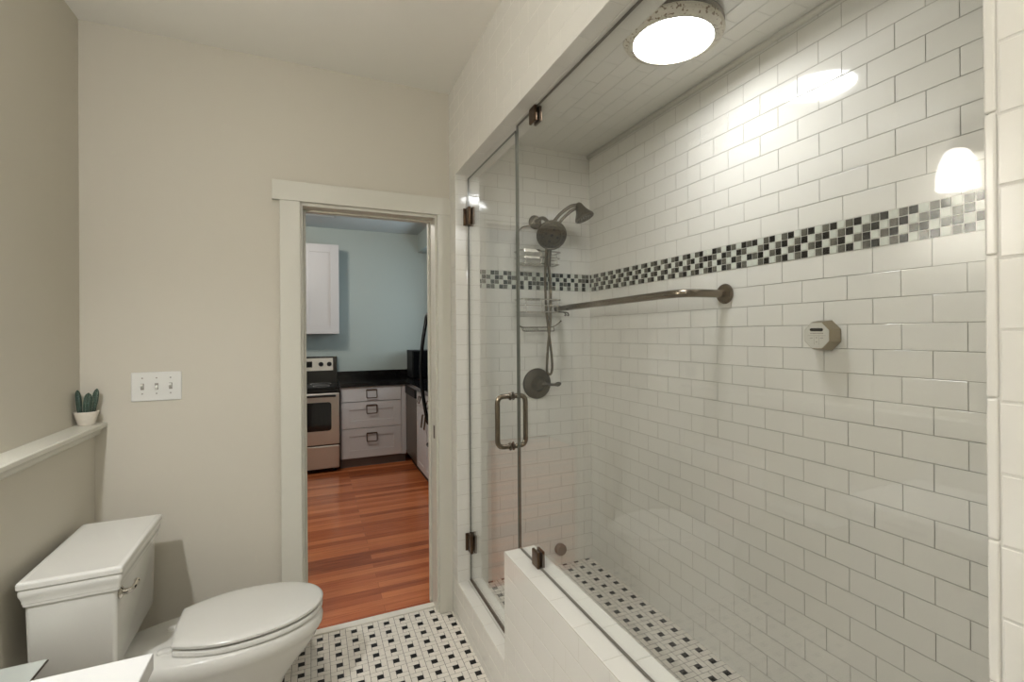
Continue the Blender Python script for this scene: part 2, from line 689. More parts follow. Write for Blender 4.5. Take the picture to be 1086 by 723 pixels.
def mosaic_back(c, r):
    if c < 9:
        b = (c + (0, 2, 0, 1)[r]) % 3
        return (2, 1, 0)[b]
    if (c + r + (r == 3)) % 2:
        return 0 if random.random() < .85 else 1
    return 2 if random.random() < .6 else 1


mo = .0256
bm = B()
q = [bm.verts.new(p) for p in ((XR-.001, D, ZB0), (XR-.001, .2, ZB0), (XR-.001, .2, ZB1), (XR-.001, D, ZB1))]
bm.faces.new(q).material_index = 0
q = [bm.verts.new(p) for p in ((.7, D-.001, ZB0), (XR, D-.001, ZB0), (XR, D-.001, ZB1), (.7, D-.001, ZB1))]
bm.faces.new(q).material_index = 0
for c in range(-27, 64):
    yc = 1.8426 - c*.02565
    for r in range(4):
        k = mosaic_right(c, r)
        y1 = min(D-.002, yc+mo/2-.0011)
        y0 = max(.2, yc-mo/2+.0011)
        zc = ZB1 - (r+.5)*mo
        if y1 - y0 > .006:
            one_tile(bm, Vector((XR-.001, 0, 0)), Vector((0, -1, 0)), Vector((0, 0, 1)), Vector((-1, 0, 0)), -y1, -y0, zc-mo/2+.0011, zc+mo/2-.0011, k+1, lift=.0022, bev=.0012, tilt=.012)
for c in range(0, 29):
    xc = .8442 + c*.0256
    for r in range(4):
        k = mosaic_back(c, r)
        zc = ZB1 - (r+.5)*mo
        x1 = min(XR-.003, xc+mo/2-.0011)
        if x1 - xc > -.006:
            one_tile(bm, Vector((0, D-.001, 0)), Vector((1, 0, 0)), Vector((0, 0, 1)), Vector((0, -1, 0)), xc-mo/2+.0011, x1, zc-mo/2+.0011, zc+mo/2-.0011, k+1, lift=.0022, bev=.0012, tilt=.012)
struct('trim_3', bm, ['grout_light', 'glass_white', 'glass_grey', 'glass_black'])   # mosaic band

bm = B()   # far shower wall
tiles(bm, (XI-.02, D, ZS), (1, 0, 0), (0, 0, 1), (0, -1, 0), XR-XI+.02, 21*P, uph=(1.346-(XI-.02)) % .1554, row0=0)
tiles(bm, (XI-.02, D, ZB1), (1, 0, 0), (0, 0, 1), (0, -1, 0), XR-XI+.02, ZSC-ZB1, uph=(1.42-(XI-.02)) % .1554, row0=0)
box(bm, XS+.021, XR+.1, D, YW-.012, 0, ZC, mi=0)
struct('wall_shower_back', bm, ['grout', 'tile'])

bm = B()   # near shower wall (behind the pilaster)
tiles(bm, (XI, YP-.02, ZS), (1, 0, 0), (0, 0, 1), (0, 1, 0), XR-XI, ZSC-ZS, uph=.03)
box(bm, XI, XR+.1, .12, YP-.02, 0, ZC, mi=0)
struct('wall_shower_front', bm, ['grout', 'tile'])

bm = B()
pinwheel(bm, XI-.005, XR, YP-.02, D, ZS, 1.5186, 2.4638)
box(bm, XI-.005, XR, YP-.02, D, -.02, ZS-.002, mi=0)
struct('floor_shower', bm, ['grout_dark', 'floor_tile', 'black_tile'])

bm = B()   # lowered shower ceiling
tiles(bm, (XI, YP-.02, ZSC), (0, 1, 0), (1, 0, 0), (0, 0, -1), D-YP+.02, XR-XI, uph=.05, vph=.02, mig=0, tilt=.002)
box(bm, XI, XR, YP-.02, D, ZSC, ZC, mi=0)
struct('ceiling_shower', bm, ['grout_light', 'tile'])
bm = B()   # pale bead along the top of the right wall
tube(bm, [(XR-.006, YP, ZSC-.010), (XR-.006, D-.002, ZSC-.010)], .012, 14)
struct('trim_4', bm, 'trim', smooth=True)

bm = B()   # header above the glass
tiles(bm, (XS, D-.001, ZH), (0, -1, 0), (0, 0, 1), (-1, 0, 0), D-YB, ZC-ZH, uph=.04, mig=0, tilt=.002)
tiles(bm, (XS, D-.001, ZH), (0, -1, 0), (1, 0, 0), (0, 0, -1), D-YB, .13, uph=.06, vph=.052, mig=0, tilt=.004)
tiles(bm, (XI, D-.001, ZH), (0, -1, 0), (0, 0, 1), (1, 0, 0), D-YB, ZSC-ZH, uph=.04, mig=0)
box(bm, XS+.0005, XI-.0005, YB, D-.001, ZH+.0005, ZC, mi=0)
struct('wall_shower_header', bm, ['grout_light', 'tile'])

bm = B()   # jamb at the door end
tiles(bm, (XS, YJ, .195), (1, 0, 0), (0, 0, 1), (0, -1, 0), XI-XS, ZH-.195, tw=.0777, uph=.058, vph=.06, off=0, mig=0)
tiles(bm, (XS, D-.001, 0), (0, -1, 0), (0, 0, 1), (-1, 0, 0), D-.001-YJ, ZH, uph=.0, vph=.04, mig=0)
tiles(bm, (XI, D-.001, ZS), (0, -1, 0), (0, 0, 1), (1, 0, 0), D-.001-YJ, ZH-ZS, vph=.04, mig=0)
box(bm, XS+.0005, XI-.0005, YJ+.0005, D-.001, 0, ZH, mi=0)
struct('wall_shower_jamb', bm, ['grout_mid', 'tile'])

bm = B()   # curb under the door
tiles(bm, (XS, YJ, 0), (0, -1, 0), (0, 0, 1), (-1, 0, 0), YJ-YK, .195, uph=.02, vph=.195-2*P, mig=0)
tiles(bm, (XS, YJ, .195), (0, -1, 0), (1, 0, 0), (0, 0, 1), YJ-YK, .0525, tw=.1554, th=.2, uph=.09, off=0, mig=0)
tiles(bm, (XS+.055, YJ, .195), (0, -1, 0), (1, 0, 0), (0, 0, 1), YJ-YK, XI-XS-.055, tw=.1554, th=.2, uph=.01, off=0, mig=0)
tiles(bm, (XI, YJ, ZS), (0, -1, 0), (0, 0, 1), (1, 0, 0), YJ-YK, .195-ZS, uph=.02, mig=0)
box(bm, XS+.0005, XI-.0005, YK, YJ, 0, .1945, mi=0)
struct('wall_shower_curb', bm, ['grout_mid', 'tile'])

bm = B()   # knee wall carrying the fixed glass
tiles(bm, (XS, YK, 0), (0, -1, 0), (0, 0, 1), (-1, 0, 0), YK-YP, ZK, uph=.03, vph=ZK-8*P-.002, mig=0)
tiles(bm, (XS, YK, ZK), (0, -1, 0), (1, 0, 0), (0, 0, 1), YK-YP, .066, th=.3, uph=.075, off=0, mig=0)
tiles(bm, (XS+.0685, YK, ZK), (0, -1, 0), (1, 0, 0), (0, 0, 1), YK-YP, XI-XS-.0685, th=.3, uph=.11, off=0, mig=0)
tiles(bm, (XS, YK, .195), (1, 0, 0), (0, 0, 1), (0, 1, 0), XI-XS, ZK-.195, uph=.0, vph=.01, mig=0)
tiles(bm, (XI, YK, ZS), (0, -1, 0), (0, 0, 1), (1, 0, 0), YK-YP, ZK-ZS, uph=.03, mig=0)
box(bm, XS+.0005, XI-.0005, YP, YK-.0005, 0, ZK-.0005, mi=0)
struct('wall_shower_knee', bm, ['grout_mid', 'tile'])

bm = B()   # pilaster at the near end, bullnose along its edge
tiles(bm, (XS, YP-.0115, 0), (0, -1, 0), (0, 0, 1), (-1, 0, 0), YP-.0115-YB, ZH, uph=.0, vph=1.4973-19*P-.022, mig=0, gap=.0024, tilt=.002)
box(bm, XS+.0005, XI, YB, YP-.004, 0, ZH, mi=0)
z = 1.4973-19*P - .0777*.35 + .009
while z < ZH:
    a, b = max(0.0, z+.0006), min(ZH, z+.1554-.0006)
    box(bm, XS-.002, XI, YP-.0105, YP, a, b, .0025, 3, mi=1)
    z += .1554
struct('wall_shower_pilaster', bm, ['grout_light', 'tile'])

# ------------------------------------------------------------------ door casing, jamb
bm = B()
box(bm, -.134, -.047, D-.022, D, 0, 2.108, .0015)
box(bm, .607, .676, D-.022, D, 0, 2.108, .0015)
box(bm, -.165, .676, D-.026, D, 2.108, 2.199, .0015)
for x0, x1 in ((DX0-.02, DX0), (DX1, DX1+.02)):
    box(bm, x0, x1, D-.004, YW+.004, 0, DZ)
box(bm, DX0-.02, DX1+.02, D-.004, YW+.004, DZ, DZ+.02)
box(bm, DX0, DX0+.012, 2.615, 2.655, 0, DZ, .002)
box(bm, DX1-.012, DX1, 2.655, 2.68, 0, DZ, .002)
box(bm, DX0, DX1, 2.615, 2.655, DZ-.008, DZ, .002)
struct('trim_5', bm, 'trim')
bm = B()
box(bm, DX1-.0016, DX1, 2.575, 2.60, .915, .985, .0005)
t = tag(obj('strike_plate', bm, 'bronze'), 'small dark metal strike plate on the right door jamb', 'strike plate')

# ------------------------------------------------------------------ kitchen shell
bm = B()
box(bm, KX0-.1, KX1+.1, KY, KY+.1, 0, ZC)
struct('wall_kitchen_back', bm, 'kwall')
bm = B()
box(bm, KX0-.1, KX0, YW, KY, 0, ZC)
struct('wall_kitchen_left', bm, 'kwall')
WY0, WY1, WZ0, WZ1 = 4.85, 5.85, 1.15, 2.3
bm = B()
box(bm, KX1, KX1+.1, YW, WY0, 0, ZC)
box(bm, KX1, KX1+.1, WY1, KY, 0, ZC)
box(bm, KX1, KX1+.1, WY0, WY1, 0, WZ0)
box(bm, KX1, KX1+.1, WY0, WY1, WZ1, ZC)
struct('wall_kitchen_right', bm, 'kwall')
bm = B()
for a in ((WY0, WY0+.05, WZ0, WZ1), (WY1-.05, WY1, WZ0, WZ1), (WY0, WY1, WZ0, WZ0+.05), (WY0, WY1, WZ1-.05, WZ1), (WY0, WY1, 1.70, 1.74)):
    box(bm, KX1+.01, KX1+.07, *a, .004)
box(bm, KX1+.037, KX1+.042, WY0, WY1, WZ0, WZ1, mi=1)
struct('window_1', bm, ['trim', 'glass'])
bm = B()
box(bm, 1.255, KX1, YW, KY, 2.538, ZC)
struct('wall_kitchen_soffit', bm, 'kwall')

# ------------------------------------------------------------------ toilet (local axes: x out from the wall, y along it)
TZ = math.radians(1.5)
toilet = thing('toilet', 'white two-piece toilet with closed lid beside the greige left wall', 'toilet', (-.6575, 2.1025, 0), TZ)


def ring_box(x0, x1, y0, y1, z, r=.02, n=5):
    out = []
    for cx, cy, a0 in ((x1-r, y1-r, 0), (x0+r, y1-r, PI/2), (x0+r, y0+r, PI), (x1-r, y0+r, 1.5*PI)):
        for k in range(n+1):
            a = a0 + k/n*PI/2
            out.append((cx+r*math.cos(a), cy+r*math.sin(a), z))
    return out


bm = B()   # tank body
loft(bm, [ring_box(-.098, .092, -.212, .212, .440, .02), ring_box(-.104, .098, -.220, .220, .448, .016),
          ring_box(-.108, .102, -.229, .229, .703, .014)])
tank = obj('tank', bm, 'porcelain', toilet, True, angle=50)
bm = B()   # lid: cove moulding under a thin flat slab
rings = []
for ins, z in ((.0135, .699), (.0115, .7005), (.0105, .705), (.0105, .709), (.009, .7105), (.0085, .718), (.006, .727), (.0035, .735), (.003, .744), (.004, .7505), (.0065, .7525), (.003, .7535), (.0005, .7555), (0, .759), (0, .769), (.0018, .773), (.0055, .7750)):
    rings.append(ring_box(-.121+ins, .121-ins, -.2455+ins, .2455-ins, z, .008))
rings.append(ring_box(-.121+.014, .121-.014, -.2455+.014, .2455-.014, .7756, .008))
rings.append(ring_box(-.121+.016, .121-.016, -.2455+.016, .2455-.016, .7750, .008))
loft(bm, rings)
obj('tank_lid', bm, 'porcelain', toilet, True, angle=24)

bm = B()   # chrome lever on the tank front, near end
lathe(bm, [(0, 0), (.019, 0), (.0195, .004), (.015, .008), (.010, .010), (.009, .022), (0, .024)], (.1015, -.198, .678), (1, 0, 0), 24)
tube(bm, smooth_path([(.120, -.198, .678), (.129, -.192, .679), (.133, -.176, .681), (.133, -.150, .684), (.131, -.142, .685)], 5), .007, 12, radii=[.0085]*5+[.0075]*5+[.0075]*5+[.009]*4+[.008, .004])
obj('flush_lever', bm, 'chrome', toilet, True, angle=50, )


def bowl_ring(z, rear, front, xc, b, wd, pw=1.0, n=44, rr=.035):
    """outline with a narrower deck (half width wd) behind an egg-shaped bowl (half width b, widest at xc)"""
    pts = []
    for k in range(n+1):
        t = k/n
        x = rear + (front-rear)*(.5-.5*math.cos(PI*t))
        a = (front-xc) if x > xc else (xc-rear)*.78
        e = max(0, 1-abs((x-xc)/a)**2.1)
        we = b*e**.5
        w = we
        if x < xc:
            dck = wd*min(1, math.sqrt(max(0, 1-((rear+rr-x)/rr)**2))) if x < rear+rr else wd
            kk = .02
            hh = max(kk-abs(we-dck), 0)/kk
            w = max(we, dck) + hh*hh*kk*.25
        pts.append((x, w))
    pts = [(x+.013, w) for x, w in pts]
    return [(x, w, z) for x, w in pts[1:-1]] + [(pts[-1][0], 0, z)] + [(x, -w, z) for x, w in reversed(pts[1:-1])] + [(pts[0][0], 0, z)]


bm = B()
rings = [bowl_ring(.001, -.07, .535, .26, .122, .105), bowl_ring(.022, -.07, .537, .26, .124, .106), bowl_ring(.034, -.062, .524, .26, .115, .098),
         bowl_ring(.11, -.06, .522, .27, .110, .086), bowl_ring(.17, -.065, .548, .28, .122, .082), bowl_ring(.23, -.075, .597, .29, .144, .084),
         bowl_ring(.275, -.088, .637, .31, .163, .090), bowl_ring(.305, -.096, .655, .33, .172, .098), bowl_ring(.322, -.10, .660, .335, .179, .104),
         bowl_ring(.330, -.10, .668, .335, .183, .107), bowl_ring(.346, -.102, .677, .335, .190, .110), bowl_ring(.366, -.102, .679, .335, .191, .111),
         bowl_ring(.384, -.10, .674, .335, .187, .109), bowl_ring(.391, -.095, .664, .335, .179, .104)]
loft(bm, rings)
loft(bm, [ring_box(-.085, .066, -.095, .095, .385, .03), ring_box(-.075, .062, -.10, .10, .420, .03), ring_box(-.065, .06, -.14, .14, .4418, .03)])
bowl = obj('bowl', bm, 'porcelain', toilet, True, angle=60)


def seat_ring(x0, xf, hw, z, ins=0, n=40):
    x0 += ins
    xf -= ins
    hw -= ins
    xm = .40
    pts = []
    for k in range(n+1):
        t = k/n
        x = x0 + (xf-x0)*math.sin(PI/2*t)
        if x < xm:
            s = (xm-x)/(xm-x0)
            w = hw*(1-.35*s**1.9)
        else:
            s = (x-xm)/(xf-xm)
            w = hw*max(0, 1-s**2.25)**.5
        pts.append((x, w))
    rear = [(x0+.0, pts[0][1]*f) for f in (.9, .5, 0, -.5, -.9)]
    rear = [(x - .006*(1-abs(y)/pts[0][1]), y) for x, y in rear]
    return [(x, w, z) for x, w in pts[:-1]] + [(xf, 0, z)] + [(x, -w, z) for x, w in reversed(pts[:-1])] + [(x, y, z) for x, y in reversed(rear)]


SX0, SXF, SHW = .213, .692, .187
_c, _s = math.cos(math.radians(1.9)), math.sin(math.radians(1.9))


def sring(*a):      # the seat sits slightly askew on its hinges
    return [(SX0+(x-SX0)*_c-y*_s, (x-SX0)*_s+y*_c, z) for x, y, z in seat_ring(*a)]


bm = B()
loft(bm, [sring(SX0, SXF, SHW, .3930, .006), sring(SX0, SXF, SHW, .3960, .001), sring(SX0, SXF, SHW, .4070, 0), sring(SX0, SXF, SHW, .4120, .003), sring(SX0, SXF, SHW, .4130, .012)])
obj('seat', bm, 'seat', toilet, True, angle=40)
bm = B()
loft(bm, [sring(SX0, SXF, SHW, .4190, .012), sring(SX0, SXF, SHW, .4195, .004), sring(SX0, SXF, SHW, .4225, .0), sring(SX0, SXF, SHW, .4315, -.001), sring(SX0, SXF, SHW, .4365, .003),
          sring(SX0, SXF, SHW, .4390, .010), sring(SX0, SXF, SHW, .4410, .03), sring(SX0, SXF, SHW, .4430, .08)])
obj('seat_lid', bm, 'seat', toilet, True, angle=40)
for s in (-1, 1):
    bm = B()
    loft(bm, [ring_box(.168, .216, s*.075-.016, s*.075+.016, .388, .012), ring_box(.169, .215, s*.075-.0155, s*.075+.0155, .398, .012), ring_box(.176, .21, s*.075-.010, s*.075+.010, .402, .009)])
    obj('hinge_cap', bm, 'seat', toilet, True, angle=45)
for s in (-1, 1):
    bm = B()
    lathe(bm, [(.018, 0), (.017, .008), (.010, .014), (0, .016)], (.22, s*.125, .02), (0, 0, 1), 18)
    obj('bolt_cap', bm, 'seat', toilet, True, angle=45)

# ------------------------------------------------------------------ vanity: cabinet, worktop with basin, tap, wall light
VY1 = 1.164
van = thing('vanity_cabinet', 'white shaker vanity cabinet standing under the white counter at lower left', 'cabinet', (-.56, .35, 0))
bm = B()
box(bm, -.81, -.325, -.42, VY1-.022, .09, .66, .002)
box(bm, -.81, -.325, -.42, 0.03, .66, .825, .002)
box(bm, -.81, -.325, .67, VY1-.022, .66, .825, .002)
part('body', bm, 'kcab', van)
bm = B()
box(bm, -.81, -.37, -.40, VY1-.04, .0, .09)
part('toe_kick', bm, 'toe', van)
for k in range(4):
    y0 = -.41 + k*.388
    bm = B()
    box(bm, -.325, -.307, y0, y0+.376, .11, .81, .002)
    box(bm, -.307, -.300, y0, y0+.06, .11, .81, .001)
    box(bm, -.307, -.300, y0+.316, y0+.376, .11, .81, .001)
    box(bm, -.307, -.300, y0+.06, y0+.316, .75, .81, .001)
    box(bm, -.307, -.300, y0+.06, y0+.316, .11, .17, .001)
    d = part('door', bm, 'kcab', van)
    bm = B()
    yk = y0+.345 if k % 2 == 0 else y0+.03
    lathe(bm, [(.006, 0), (.005, .012), (.013, .018), (.014, .024), (0, .027)], (-.300, yk, .70), (1, 0, 0), 18)
    part('knob', bm, 'nickel', d, True)

ctr = thing('vanity_countertop', 'white vanity counter with rectangular basin at lower left of the toilet', 'countertop', (-.55, .36, .82))
bm = B()
BX0, BX1, BY0, BY1 = -.70, -.40, .10, .60   # basin opening
box(bm, -.811, -.284, BY1, VY1, .825, .86, .003)
box(bm, -.811, -.284, -.44, BY0, .825, .86, .003)
box(bm, -.811, BX0, BY0, BY1, .825, .86)
box(bm, BX1, -.284, BY0, BY1, .825, .86, .003)
part('slab', bm, 'quartz', ctr)
bm = B()
r1 = ring_box(BX0-.004, BX1+.004, BY0-.004, BY1+.004, .8245, .03)
r2 = ring_box(BX0+.01, BX1-.01, BY0+.01, BY1-.01, .72, .05)
r3 = ring_box(BX0+.04, BX1-.04, BY0+.04, BY1-.04, .70, .05)
loft(bm, [r1, r2, r3], cap0=False)
part('basin', bm, 'porcelain', ctr, True)
bm = B()
box(bm, -.811, -.795, -.44, VY1, .86, .96, .002)
part('backsplash', bm, 'quartz', ctr)
tap = thing('faucet', 'brushed nickel faucet standing on the vanity counter behind the basin', 'faucet', (-.745, .35, .86))
bm = B()
lathe(bm, [(0, 0), (.026, 0), (.026, .006), (.016, .012), (.014, .10), (0, .102)], (-.745, .35, .86), (0, 0, 1), 24)
tube(bm, smooth_path([(-.745, .35, .95), (-.74, .35, 1.01), (-.70, .35, 1.04), (-.65, .35, 1.02), (-.635, .35, .985)], 6), .011, 14)
part('spout', bm, 'nickel', tap, True)
for s in (-1, 1):
    bm = B()
    lathe(bm, [(0, 0), (.022, 0), (.022, .006), (.014, .012), (.012, .045), (0, .047)], (-.745, .35+s*.1, .86), (0, 0, 1), 20)
    tube(bm, [(-.745, .35+s*.1, .90), (-.735, .35+s*.15, .905)], .006, 10)
    part('handle', bm, 'nickel', tap, True)

LX, LZT, LZB = -.715, 2.155, 2.01
vl = thing('vanity_light', 'wall light with one bell glass shade above the vanity counter', 'wall light', (XL, .85, 2.22))
bm = B()
box(bm, XL, XL+.02, .91, 1.04, 2.16, 2.29, .004)
tube(bm, [(XL+.05, .93, 2.225), (XL+.05, 1.02, 2.225)], .010, 12)
tube(bm, [(XL+.015, .976, 2.225), (XL+.05, .976, 2.225)], .012, 12)
part('wall_plate', bm, 'nickel', vl, True)
for y in (.976,):
    bm = B()
    tube(bm, smooth_path([(XL+.05, y, 2.225), (XL+.09, y, 2.238), (LX-.012, y, 2.228), (LX, y, 2.195), (LX, y, 2.155)], 6), .007, 10)
    lathe(bm, [(0, .036), (.018, .034), (.026, .012), (.028, 0), (0, 0)], (LX, y, LZT-.002), (0, 0, 1), 24)
    arm = part('arm', bm, 'nickel', vl, True)
    bm = B()
    hgt = LZT-LZB
    pr = [(.022, hgt), (.034, hgt*.93), (.047, hgt*.75), (.056, hgt*.5), (.061, hgt*.22), (.0625, 0), (.0595, 0), (.058, hgt*.22), (.053, hgt*.5), (.044, hgt*.75), (.031, hgt*.91), (.020, hgt*.96)]
    lathe(bm, pr, (LX, y, LZB), (0, 0, 1), 36)
    part('glass_shade', bm, 'shade', arm, True, 60)
    lamp('bulb', 'POINT', (LX, y, LZB+.035), BULB_W, WARM, .03)

# small glass shelf on the left wall by the tank
gs = thing('glass_shelf', 'small clear glass wall shelf between the toilet tank and the white counter', 'shelf', (XLOW, 1.70, .565))
bm = B()
loft(bm, [[(x, y, z) for x, y, _ in ring_box(XLOW+.002, -.684, 1.45, 1.812, 0, .004)] for z in (.561, .5665)])
part('glass_plate', bm, 'frost', gs)
bm = B()
tube(bm, [(-.6838, 1.455, .5638), (-.6838, 1.809, .5638)], .0032, 8)
part('edge_strip', bm, 'dark_nickel', gs, True)
for y in (1.51, 1.73):
    bm = B()
    box(bm, XLOW, XLOW+.02, y-.01, y+.01, .547, .581, .003)
    part('bracket', bm, 'chrome', gs)

# ------------------------------------------------------------------ potted cactus on the ledge
CXX, CYY, CZ = -.8185, 2.485, 1.1255
pc = thing('potted_cactus', 'small dark green cactus in a cream bowl pot on the ledge corner', 'plant', (CXX, CYY, CZ))
bm = B()
lathe(bm, [(0, 0), (.025, 0), (.0265, .003), (.032, .026), (.0375, .047), (.0385, .052), (.0375, .054), (.0355, .053), (.032, .044), (0, .044)], (CXX, CYY, CZ), (0, 0, 1), 40)
part('pot', bm, 'pot', pc, True, 40)
bm = B()
lathe(bm, [(.0335, .040), (.0335, .047), (.02, .0495), (0, .050)], (CXX, CYY, CZ), (0, 0, 1), 28)
part('soil', bm, 'soil', pc, True)


def cactus(base, tip, r, bulge):
    b, t = Vector(base), Vector(tip)
    bm = B()
    axis = t-b
    mtx = axis_mtx(b, axis)
    Lh = axis.length
    NR, NS = 16, 48
    rings = []
    for i in range(NR):
        s = i/(NR-1)
        rr = r*((1+bulge*math.sin(PI*s)) if s < .75 else (1+bulge*math.sin(PI*s)))*math.sqrt(max(0, 1-max(0, (s-.68)/.32)**2.2))
        rr = max(rr, .0006)
        rings.append([mtx @ Vector(((rr*(1+.10*math.cos(8*a))*math.cos(a)), rr*(1+.10*math.cos(8*a))*math.sin(a), s*Lh)) for a in [2*PI*k/NS for k in range(NS)]])
    loft(bm, rings)
    for i in range(2, NR-1):
        for k in range(8):
            a = 2*PI*(k+.0)/8
            s = i/(NR-1)
            c = Vector((0, 0, s*Lh))
            ring_r = (rings[i][k*6] - mtx @ c)
            p = mtx @ c + ring_r*.96
            nrm = ring_r.normalized()
            for da in (-.5, .5):
                dd = (nrm + axis.normalized()*da*.8 + axis.cross(nrm).normalized()*da*.7).normalized()
                tube(bm, [p, p+dd*.0032], .00028, 3, mi=1)
    return bm


for args in (((CXX-.018, CYY-.004, CZ+.045), (CXX-.029, CYY+.004, CZ+.140), .0078, .15),
             ((CXX+.004, CYY-.010, CZ+.045), (CXX+.008, CYY-.004, CZ+.128), .0105, .25),
             ((CXX+.014, CYY+.012, CZ+.045), (CXX+.029, CYY+.014, CZ+.142), .0085, .2)):
    part('cactus_stem', cactus(*args), ['cactus', 'spine'], pc, True, 60)

# ------------------------------------------------------------------ light switch on the door wall
sw = thing('light_switch', 'white triple toggle switch plate on the greige wall left of the door', 'light switch', (-.604, D, 1.263))
bm = B()
box(bm, -.6915, -.5165, D-.006, D, 1.2015, 1.3245, .0035, 2)
part('plate', bm, 'switch', sw)
for k, x in enumerate((-.653, -.604, -.555)):
    bm = B()
    box(bm, x-.0062, x+.0062, D-.0064, D-.005, 1.2495, 1.2765, .0004)
    part('toggle_slot', bm, 'screw', sw)
    bm = B()
    t = B()
    box(t, -.0042, .0042, -.016, .004, -.0048, .0048, .0012, 2)
    merge(bm, t, 0, Matrix.Translation((x, D-.006, 1.263)) @ Matrix.Rotation(math.radians(-30 if k != 1 else 30), 4, 'X'))
    part('toggle', bm, 'switch', sw)
    for dz in (.036, -.030):
        bm = B()
        cyl(bm, (x, D-.0075, 1.263+dz), (x, D-.005, 1.263+dz), .003, 12)
        part('screw', bm, 'screw', sw)

# ------------------------------------------------------------------ shower glass
gx0, gx1 = XG-.005, XG+.005


def glass_sheet(y0, y1, z0, z1):
    bm = B()
    c = [(x, y, z) for x in (gx0, gx1) for y in (y0, y1) for z in (z0, z1)]
    vv = [bm.verts.new(p) for p in c]
    for f, mi in (((0, 1, 3, 2), 0), ((4, 6, 7, 5), 0), ((0, 2, 6, 4), 1), ((1, 5, 7, 3), 1), ((0, 4, 5, 1), 1), ((2, 3, 7, 6), 1)):
        bm.faces.new([vv[i] for i in f]).material_index = mi
    return bm


sd = thing('shower_door', 'frameless clear glass shower door hinged on the far tiled jamb', 'shower door', (XG, 2.1, .2))
part('glass_pane', glass_sheet(YK+.010, YJ-.006, .206, ZH-.018), ['glass', 'glass_edge'], sd)
bm = B()
box(bm, XG-.006, XG+.006, YK+.010, YJ-.006, .1966, .2075, .001)
part('bottom_sweep', bm, 'bronze', sd)
for zc in (2.083, .40):
    bm = B()
    box(bm, XG-.017, XG-.005, YJ-.062, YJ-.004, zc-.045, zc+.045, .003)
    box(bm, XG+.005, XG+.017, YJ-.062, YJ-.004, zc-.045, zc+.045, .003)
    box(bm, XG-.028, XG+.028, YJ-.006, YJ-.0018, zc-.045, zc+.045, .0015)
    cyl(bm, (XG, YJ-.01, zc-.043), (XG, YJ-.01, zc+.043), .008, 14)
    part('hinge', bm, 'bronze', sd, True, 30)
HY, HZ0, HZ1 = 1.838, 1.014, 1.220
bm = B()
for s in (-1, 1):
    x = XG + s*.062
    tube(bm, round_path([(XG+s*.005, HY, HZ0), (x, HY, HZ0), (x, HY, HZ1), (XG+s*.005, HY, HZ1)], .035, 7), .0105, 16)
hd = part('pull_handle', bm, 'nickel', sd, True, 60)
for zc in (HZ0, HZ1):
    for s in (-1, 1):
        bm = B()
        lathe(bm, [(0, 0), (.017, 0), (.0175, .003), (.014, .006), (0, .006)], (XG+s*.0052, HY, zc), (s, 0, 0), 20)
        part('collar', bm, 'dark_nickel', hd, True, 40)

fp = thing('shower_screen', 'large fixed clear glass panel standing on the tiled knee wall', 'glass panel', (XG, 1.0, ZK))
part('glass_pane', glass_sheet(YP+.002, YK-.001, ZK+.004, ZH-.004), ['glass', 'glass_edge'], fp)
for z0, z1 in ((ZK+.0018, ZK+.005), (ZH-.0055, ZH-.002)):
    bm = B()
    box(bm, gx0+.002, gx1-.002, YP+.002, YK-.001, z0, z1)
    part('seal_strip', bm, 'sealant', fp)
for yc, z0, z1 in ((1.588, ZH-.060, ZH-.003), (1.590, ZK+.0025, ZK+.062)):
    bm = B()
    box(bm, XG-.015, XG-.005, yc-.025, yc+.025, z0, z1, .0025)
    box(bm, XG+.005, XG+.015, yc-.025, yc+.025, z0, z1, .0025)
    part('clip', bm, 'bronze', fp)

# ------------------------------------------------------------------ shower fittings
# grab bar
GX, GZ = 1.325, 1.628
gb = thing('grab_bar', 'long brushed nickel grab bar bent to the right shower wall', 'grab bar', (XR, 1.48, GZ))
bm = B()
tube(bm, round_path([(GX, D-.003, GZ-.006), (GX, 1.475, GZ+.004), (XR-.012, 1.475, GZ+.006)], .09, 10), .0165, 20)
part('bar', bm, 'nickel', gb, True, 60)
bm = B()
lathe(bm, [(0, 0), (.041, 0), (.042, .006), (.037, .014), (.022, .018), (0, .018)], (XR-.002, 1.475, GZ+.006), (-1, 0, 0), 32)
part('flange', bm, 'nickel', gb, True, 40)
bm = B()
lathe(bm, [(0, 0), (.021, 0), (.021, .004), (.018, .006), (0, .006)], (GX, D-.0025, GZ-.006), (0, -1, 0), 28)
part('end_cap', bm, 'dark_nickel', gb, True, 40)

# shower arm with hand shower and cone head
AX, AZ = 1.184, 2.123
sh = thing('shower_set', 'brushed nickel double shower head with hand shower and hoses on the far wall', 'shower', (AX, D, AZ))
bm = B()
lathe(bm, [(0, 0), (.040, 0), (.041, .005), (.034, .014), (.018, .020), (0, .020)], (AX, D-.0025, AZ), (0, -1, 0), 32)
part('wall_flange', bm, 'dark_nickel', sh, True, 40)
bm = B()
A1 = Vector((AX+.006, D-.10, AZ+.004))
A2 = Vector((AX+.012, D-.17, AZ-.055))
tube(bm, smooth_path([(AX, D-.018, AZ), (AX+.002, D-.06, AZ+.006), A1, (AX+.010, D-.14, AZ-.02), A2], 7), .011, 14)
part('supply_arm', bm, 'dark_nickel', sh, True, 60)
bm = B()   # diverter body
ax = Vector((.5, -.6, -.45)).normalized()
lathe(bm, [(0, -.022), (.018, -.020), (.021, -.006), (.021, .022), (.016, .032), (.013, .05), (0, .052)], A2, ax, 24)
lathe(bm, [(0, -.03), (.012, -.028), (.013, .02), (0, .022)], A2+Vector((-.004, 0, -.004)), (-.7, -.3, .1), 18)
part('diverter', bm, 'dark_nickel', sh, True, 40)
